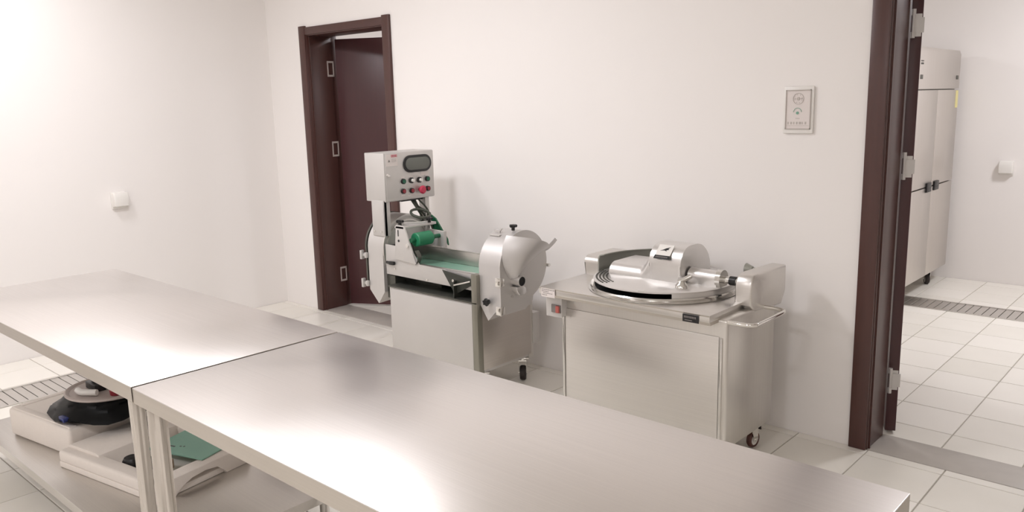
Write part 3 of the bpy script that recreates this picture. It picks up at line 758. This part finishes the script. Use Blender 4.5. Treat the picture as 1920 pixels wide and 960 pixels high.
# cast knife housing
def arcprof(y0, y1, z0, z1, rf, rr, n=10):
    pts = [(y0, z0)]
    pts += [(y0 + rf - rf * math.cos(PI / 2 * k / n), z1 - rf + rf * math.sin(PI / 2 * k / n)) for k in range(n + 1)]
    pts += [(y1 - rr + rr * math.sin(PI / 2 * k / n), z1 - rr + rr * math.cos(PI / 2 * k / n)) for k in range(n + 1)]
    pts += [(y1, z0)]
    return pts
obj('knife_housing', MB().prism(arcprof(2.925, 3.18, 0.727, 0.782, 0.052, 0.045), 'x', -2.085, -1.845, 0.014, 4), M['alu'], lid)
# flared neck blending the low housing into the dome
rows = []
for i in range(13):
    t = i / 12
    x = -1.93 + 0.075 * t
    zt = 0.782 + (0.872 - 0.782) * (0.5 - 0.5 * math.cos(PI * t))
    rows.append([(x, y, z) for y, z in arcprof(2.924, 3.175, 0.727, zt, 0.052 + 0.025 * t, 0.05 + 0.06 * t)])
obj('dome_neck', MB().grid(rows), M['alu'], lid, smooth=60)
obj('dome', MB().prism(arcprof(2.922, 3.178, 0.727, 0.884, 0.08, 0.13, 14), 'x', -1.872, -1.718, 0.016, 4), M['alu'], lid, smooth=50)
obj('bearing_housing', MB().cyl((-1.71, 3.0, 0.757), (-1.575, 3.0, 0.757), 0.036, 0.034, seg=36).box((-1.71, 2.965, 0.727), (-1.575, 3.035, 0.757)), M['alu'], lid)
obj('bearing_collar', MB().cyl((-1.582, 3.0, 0.757), (-1.560, 3.0, 0.757), 0.040, seg=36), M['polish'], lid)
obj('pivot_shaft', MB().cyl((-1.562, 3.0, 0.757), (-1.49, 3.0, 0.757), 0.015, seg=20), M['polish'], B)
obj('shaft_bush', MB().cyl((-1.53, 3.0, 0.757), (-1.502, 3.0, 0.757), 0.019, seg=20), M['black'], B)
lt = obj('locking_lever', MB().lathe([(0, 0), (0.028, 0), (0.026, 0.012), (0.018, 0.022), (0.012, 0.03), (0, 0.032)], (-1.683, 2.875, 0.728), 'z', 28), M['polish'], lid)
obj('lever_grip', MB().tube([(-1.695, 2.868, 0.752), (-1.672, 2.885, 0.766), (-1.655, 2.90, 0.778)], 0.010), M['polish'], lt)
obj('small_boss', MB().cyl((-1.72, 2.93, 0.757), (-1.70, 2.895, 0.757), 0.012, seg=16), M['alu'], lid)
# maker's plate on the dome: white square with a dark winged mark over a black bar
n_ = Vector((0, -0.82, 0.57)).normalized()
Tm = Matrix.Translation((-1.806, 2.9395, 0.858)) @ Matrix.Rotation(R_(44), 4, 'X')
mp_ = obj('maker_plate', MB().box((-0.036, -0.024, 0.0), (0.036, 0.034, 0.0025), mtx=Tm), M['white_plastic'], lid, 'white plate with a dark winged mark', smooth=0)
sk = MB().box((-0.036, -0.040, 0.0), (0.036, -0.022, 0.0028), mtx=Tm)
sk.prism([(-0.020, 0.002), (-0.008, 0.007), (0.004, 0.016), (0.022, 0.023), (0.014, 0.014), (0.020, 0.010), (0.008, 0.006), (0.012, 0.000), (0.000, 0.004), (-0.010, 0.003)], 'z', 0.0025, 0.0035, mtx=Tm)
obj('maker_mark', sk, M['black'], lid, smooth=0)
sk = MB(); u = -0.028
while u < 0.026:
    wd = 0.004; sk.box((u, -0.034, 0.0028), (u + wd, -0.028, 0.0034), mtx=Tm); u += 0.0065
obj('bar_print', sk, M['print'], lid, smooth=0)
# rear bowl guard, a curved sheet behind the lid
obj('bowl_guard', MB().lathe([(0.325, 0.684), (0.331, 0.684), (0.331, 0.78), (0.322, 0.795), (0.300, 0.799), (0.299, 0.796), (0.319, 0.791), (0.325, 0.778)], (BC[0], BC[1], 0), 'z', 40, close=True, a0=R_(95), a1=R_(186)), M['guard_steel'], B)
obj('left_cowl', MB().prism(arcprof(3.03, 3.29, 0.683, 0.775, 0.035, 0.03), 'x', -2.300, -2.205, 0.012, 3), M['steel'], B)
# right cowl
obj('right_cowl', MB().prism([(2.962, 0.672), (2.962, 0.745), (2.966, 0.765), (2.976, 0.782), (2.992, 0.793), (3.015, 0.797), (3.285, 0.790), (3.288, 0.68), (3.25, 0.625), (3.0, 0.64)], 'x', -1.492, -1.418, 0.010, 3), M['steel'], B)
obj('cowl_knob', MB().cyl((-1.545, 3.17, 0.775), (-1.515, 3.17, 0.775), 0.026, 0.014, seg=24).cyl((-1.52, 3.17, 0.775), (-1.488, 3.17, 0.775), 0.010), M['guard_steel'], B)
# chrome side handle
zh = 0.645
obj('side_handle', MB().tube([(-1.43, 2.785, zh), (-1.38, 2.785, zh), (-1.345, 2.79, zh), (-1.328, 2.805, zh), (-1.322, 2.84, zh), (-1.322, 3.03, zh), (-1.328, 3.065, zh), (-1.345, 3.08, zh), (-1.38, 3.085, zh), (-1.43, 3.085, zh)], 0.0085, 14), M['chrome'], B)

# ================================================================ FRIDGE in the far room
F = thing('upright_refrigerator', 'tall stainless four-door refrigerator standing in the room beyond the right doorway', 'refrigerator', (-2.06, 6.55, 0))
XF = -1.74
obj('cabinet', MB().box((-2.40, 5.985, 0.118), (XF - 0.03, 7.095, 1.80), 0.004), M['fridge'], F)
obj('top_panel', MB().prism([(-1.775, 1.515), (XF, 1.515), (XF, 1.77), (-1.752, 1.80), (-1.775, 1.80)], 'y', 5.985, 7.095, 0.002), M['fridge'], F)
for (ya, yb) in ((5.988, 6.5445), (6.5515, 7.092)):
    for (za, zb) in ((0.125, 0.803), (0.811, 1.507)):
        dd = obj('door', MB().box((XF - 0.034, ya, za), (XF, yb, zb), 0.004), M['fridge'], F)
        inner = yb - 0.09 if yb < 6.6 else ya + 0.09
        zc = zb - 0.012 if zb < 1 else za + 0.012
        obj('handle', MB().box((XF - 0.002, inner - 0.055, zc - 0.02), (XF + 0.012, inner + 0.055, zc + 0.016), 0.003), M['black'], dd)
obj('gasket', MB().box((XF - 0.05, 5.995, 0.13), (XF - 0.028, 7.085, 1.512)), M['dark_steel'], F)
dg = MB()
for y in (6.05, 6.72, 6.99): dg.box((XF - 0.001, y, 1.583), (XF + 0.003, y + 0.035, 1.615), 0.001)
dg.box((XF - 0.001, 6.05, 1.70), (XF + 0.003, 6.11, 1.708)); dg.box((XF - 0.001, 6.05, 1.68), (XF + 0.003, 6.075, 1.692)); dg.box((XF - 0.001, 6.085, 1.68), (XF + 0.003, 6.11, 1.692))
dg.bm.free(); dg = MB()
for y in (6.10, 7.00): dg.box((XF - 0.001, y, 1.583), (XF + 0.003, y + 0.05, 1.613), 0.001)
dg.box((XF - 0.001, 6.10, 1.702), (XF + 0.003, 6.15, 1.71)).box((XF - 0.001, 6.10, 1.682), (XF + 0.003, 6.12, 1.694)).box((XF - 0.001, 6.13, 1.682), (XF + 0.003, 6.15, 1.694))
obj('controller', dg, M['dark_steel'], F, smooth=0)
obj('energy_label', MB().box((XF - 0.001, 7.02, 1.37), (XF + 0.001, 7.085, 1.50)), M['yellow'], F, 'pale yellow label', smooth=0)
for cy in (6.15, 6.83):
    for cx in (-1.80, -2.32): caster(F, cx, cy, 0.12, 0.045, 'rubber', 0.5, 0.03)

# ================================================================ wall fittings
# boxed socket covers
def socket_cover(label, c, wall):
    t = thing('socket_cover', label, 'socket', c, 'hooded white wall sockets')
    x, y, z = c
    if wall == 'x':
        obj('back_plate', MB().box((x, y - 0.05, z - 0.055), (x + 0.012, y + 0.05, z + 0.055), 0.004), M['white_plastic'], t)
        obj('hood', MB().prism([(x + 0.008, z - 0.045), (x + 0.052, z - 0.035), (x + 0.06, z + 0.02), (x + 0.045, z + 0.052), (x + 0.008, z + 0.055)], 'y', y - 0.047, y + 0.047, 0.006, 3), M['white_plastic'], t)
    else:
        obj('back_plate', MB().box((x - 0.05, y - 0.012, z - 0.055), (x + 0.05, y, z + 0.055), 0.004), M['white_plastic'], t)
        obj('hood', MB().prism([(y - 0.008, z - 0.045), (y - 0.052, z - 0.035), (y - 0.06, z + 0.02), (y - 0.045, z + 0.052), (y - 0.008, z + 0.055)], 'x', x - 0.047, x + 0.047, 0.006, 3), M['white_plastic'], t)
    return t
socket_cover('white hooded wall socket low on the left wall above the table', (XL, 2.205, 0.925), 'x')
socket_cover('white hooded wall socket in the far room right of the refrigerator', (-1.385, YF, 0.905), 'y')
# framed plate with two round fittings between the bowl cutter and the right door
pz0, pz1, px0, px1 = 1.337, 1.533, -1.507, -1.378
wp = thing('wall_notice', 'white framed wall plate with two round marks above the bowl cutter', 'notice', ((px0 + px1) / 2, YB, pz0))
obj('backing', MB().box((px0, YB - 0.012, pz0), (px1, YB, pz1), 0.003), M['white_plastic'], wp)
fr = MB()
a0, a1, b0, b1 = px0 + 0.010, px1 - 0.010, pz0 + 0.018, pz1 - 0.014
for a, b in (((a0, b0), (a1, b0 + 0.003)), ((a0, b1 - 0.003), (a1, b1)), ((a0, b0), (a0 + 0.003, b1)), ((a1 - 0.003, b0), (a1, b1))):
    fr.box((a[0], YB - 0.017, a[1]), (b[0], YB - 0.011, b[1]))
obj('frame', fr, M['faint'], wp, smooth=0)
cxp = (px0 + px1) / 2
obj('sheet', MB().box((a0 + 0.003, YB - 0.0135, b0 + 0.003), (a1 - 0.003, YB - 0.0115, b1 - 0.003)), M['off_white'], wp, smooth=0)
rd = MB().lathe([(0.022, -0.0), (0.0235, -0.0), (0.0235, -0.002), (0.022, -0.002)], (cxp, YB - 0.0135, 1.482), 'y', 32, close=True)
rd.cyl((cxp, YB - 0.0135, 1.482), (cxp, YB - 0.016, 1.482), 0.007, seg=16)
for dx in (-0.014, 0.014): rd.cyl((cxp + dx, YB - 0.0135, 1.482), (cxp + dx, YB - 0.015, 1.482), 0.003, seg=10)
for k in range(8):
    a = k * PI / 4 + 0.3; rd.cyl((cxp + 0.017 * math.cos(a), YB - 0.0135, 1.482 + 0.017 * math.sin(a)), (cxp + 0.017 * math.cos(a), YB - 0.015, 1.482 + 0.017 * math.sin(a)), 0.0015, seg=8)
obj('round_mark', rd, M['faint'], wp)
rd = MB().lathe([(0.016, -0.0), (0.0175, -0.0), (0.0175, -0.002), (0.016, -0.002)], (cxp - 0.002, YB - 0.0135, 1.427), 'y', 32, close=True, a0=R_(-90), a1=R_(90))
rd.cyl((cxp - 0.002, YB - 0.0135, 1.423), (cxp - 0.002, YB - 0.016, 1.423), 0.006, seg=16)
obj('round_mark', rd, M['belt'], wp, 'pale green round mark')
sk = MB()
for i in range(3): sk.box((cxp - 0.009 + i * 0.006, YB - 0.0137, 1.398), (cxp - 0.005 + i * 0.006, YB - 0.0132, 1.402))
for i, wd in enumerate((0.006, 0.008, 0.006, 0.007, 0.010, 0.005, 0.007)):
    sk.box((a0 + 0.010 + i * 0.0125, YB - 0.0137, 1.375), (a0 + 0.010 + i * 0.0125 + wd, YB - 0.0132, 1.386))
sk.box((a0 + 0.006, YB - 0.0137, 1.369), (a1 - 0.006, YB - 0.0132, 1.3702))
obj('print_marks', sk, M['faint'], wp, smooth=0)

# ================================================================ things on the undershelf
zs = 0.1702
# front styrofoam packing piece, cut out, rotated
ang = R_(10)
def rot(o_, pts, a): return [(o_[0] + x * math.cos(a) - y * math.sin(a), o_[1] + x * math.sin(a) + y * math.cos(a)) for x, y in pts]
S1 = thing('styrofoam_tray', 'white styrofoam packing tray holding a green card, at the front of the under-shelf', 'packaging', (-3.0, 1.2, zs))
O1 = (-3.255, 0.968)
W1, D1, H1 = 0.60, 0.42, 0.068
def T1m(x, y, z): return Matrix.Translation((O1[0], O1[1], zs)) @ Matrix.Rotation(ang, 4, 'Z')
TT = T1m(0, 0, 0)
mb = MB()
mb.box((0, 0, 0), (W1, D1, 0.025), 0.006, mtx=TT)
mb.box((0, 0, 0.02), (W1, 0.065, H1), 0.012, 3, mtx=TT)
mb.box((0, D1 - 0.05, 0.02), (W1, D1, H1), 0.012, 3, mtx=TT)
mb.prism([(0.0, 0.02), (0.225, 0.02), (0.205, 0.074), (0.19, 0.08), (0.02, 0.08), (0.0, 0.07)], 'y', 0.04, D1 - 0.02, 0.004, mtx=TT)
obj('tray_body', mb, M['foam'], S1)
# scalloped right rim
pts = [(0.0, 0.0), (0.07, 0.0), (0.085, 0.012), (0.10, 0.03), (0.14, 0.045), (0.20, 0.05), (0.25, 0.042), (0.275, 0.02), (0.285, 0.0), (0.40, 0.0), (0.40, H1 - 0.006), (0.39, H1), (0.01, H1), (0.0, H1 - 0.006)]
mb = MB().prism(pts, 'x', W1 - 0.05, W1 + 0.012, 0.003, mtx=TT)
obj('scalloped_rim', mb, M['foam'], S1)
mb = MB().prism([(0.36, 0.055), (0.55, 0.055), (0.50, 0.12), (0.38, 0.14)], 'z', 0.025, 0.045, mtx=TT)
obj('well_block', mb, M['foam'], S1)
gc = obj('card', MB().box((0, 0, 0), (0.27, 0.24, 0.004), 0.0005, mtx=TT @ Matrix.Translation((0.31, 0.17, 0.0695)) @ Matrix.Rotation(R_(9), 4, 'Z')), M['card'], smooth=0)
tag(gc, 'pale green card lying in the front styrofoam tray', 'card')
pr = MB()
TC = TT @ Matrix.Translation((0.31, 0.17, 0.0737)) @ Matrix.Rotation(R_(9), 4, 'Z')
pr.box((0.02, 0.05, 0), (0.085, 0.057, 0.0006), mtx=TC).box((0.10, 0.06, 0), (0.108, 0.066, 0.0006), mtx=TC).box((0.115, 0.063, 0), (0.121, 0.070, 0.0006), mtx=TC).box((0.03, 0.05, 0), (0.035, 0.065, 0.0006), mtx=TC)
obj('card_print', pr, M['black'], gc, smooth=0)
def mpt(x, y, z): return TT @ Vector((x, y, z))
kn = obj('round_handle', MB().lathe([(0, 0), (0.026, 0), (0.034, 0.01), (0.034, 0.03), (0.026, 0.044), (0.012, 0.05), (0, 0.05)], tuple(mpt(0.315, 0.102, 0.0255)), 'z', 24), M['black'])
tag(kn, 'round black knob resting in the near corner of the styrofoam tray', 'knob')
kn = thing('motor_fitting', 'short black cylinder with a tan end lying in the styrofoam tray', 'fitting', tuple(mpt(0.42, 0.10, 0.045)))
obj('barrel', MB().cyl(mpt(0.41, 0.100, 0.0695), mpt(0.455, 0.120, 0.0695), 0.024, seg=24), M['black'], kn)
obj('end_block', MB().box((-0.02, -0.018, -0.018), (0.02, 0.018, 0.018), 0.004, mtx=Matrix.Translation(mpt(0.482, 0.131, 0.0655)) @ Matrix.Rotation(0.5, 4, 'Z')), M['brown'], kn)

# rear styrofoam block carrying the wrapped machine part
S2 = thing('styrofoam_block', 'thick white styrofoam block under a black-wrapped machine part', 'packaging', (-3.5, 1.2, zs))
T3 = Matrix.Translation((-3.765, 0.955, zs)) @ Matrix.Rotation(R_(9), 4, 'Z')
mb = MB().box((0, 0, 0), (0.47, 0.46, 0.118), 0.014, 3, mtx=T3)
obj('block', mb, M['foam'], S2)
mb = MB().box((0.01, 0.01, 0.112), (0.46, 0.04, 0.122), 0.004, 2, mtx=T3).box((0.01, 0.04, 0.112), (0.04, 0.45, 0.122), 0.004, 2, mtx=T3)
obj('raised_edge', mb, M['foam'], S2)
W = thing('wrapped_machine_part', 'round grey-topped machine part wrapped in black plastic film on the styrofoam', 'machine part', (-3.42, 1.20, zs + 0.12))
wx, wy = -3.415, 1.245
rnd = random.Random(11)
rows = []
zt_ = zs + 0.200
N_ = 28
for i in range(8):
    t = i / 7
    row = []
    for k in range(N_ + 1):
        kk = k % N_
        a = 2 * PI * kk / N_
        hexr = 1 / max(math.cos(((a + 0.35) % (PI / 3.5)) - PI / 7), 0.1)
        rb_ = 0.228 * (1 + (hexr - 1) * 1.0)
        rt_ = 0.165
        rr = rb_ + (rt_ - rb_) * t + (0.006 * math.sin(kk * 2.1 + i) + 0.005 * math.cos(kk * 3.7 - i * 2)) * (1 if 0 < i < 7 else 0.3)
        z = (zs + 0.137) + (zt_ - zs - 0.137) * t ** 1.1
        if i == 0: z += 0.010 * math.sin(a * 5 + 1)
        row.append((wx + rr * math.cos(a), wy + rr * math.sin(a), z))
    rows.append(row)
mb = MB().grid(rows)
bmesh.ops.remove_doubles(mb.bm, verts=mb.bm.verts, dist=0.0005)
obj('film_wrap', mb, M['bag'], W, smooth=28)
obj('top_disc', MB().lathe([(0, 0.0), (0.168, 0.0), (0.172, 0.004), (0.172, 0.010), (0.166, 0.013), (0.158, 0.011), (0.152, 0.006), (0.0, 0.006)], (wx, wy, zt_), 'z', 64), M['grey_plate'], W)
obj('base_ring', MB().cyl((wx, wy, zs + 0.123), (wx, wy, zs + 0.16), 0.185, 0.175, seg=40), M['black'], W)
obj('clip', MB().box((wx + 0.04, wy - 0.222, zs + 0.140), (wx + 0.09, wy - 0.200, zs + 0.158), 0.003), M['blue'], W, 'blue plastic clip')
# items on the disc
zd = zt_ + 0.0065
mo = obj('black_hub', MB().lathe([(0, 0), (0.05, 0), (0.05, 0.02), (0.038, 0.03), (0.034, 0.055), (0.0, 0.058)], (-3.45, 1.225, zd), 'z', 20).box((-3.49, 1.175, zd), (-3.39, 1.22, zd + 0.03), 0.004), M['black'])
tag(mo, 'black plastic hub in the middle of the grey disc', 'hub')
tb = obj('white_tube', MB().tube([(-3.435, 1.125, zd + 0.0145), (-3.40, 1.125, zd + 0.0145), (-3.37, 1.145, zd + 0.0145), (-3.345, 1.165, zd + 0.0145)], 0.013, 12), M['white_plastic'])
tag(tb, 'short bent white tube on the grey disc', 'tube')
rc = obj('red_cap', MB().lathe([(0, 0), (0.024, 0), (0.026, 0.02), (0.018, 0.034), (0, 0.036)], (-3.305, 1.225, zd), 'z', 20), M['dull_red'])
tag(rc, 'dark red cap at the edge of the grey disc', 'cap')
print('tiles', n1, n2)
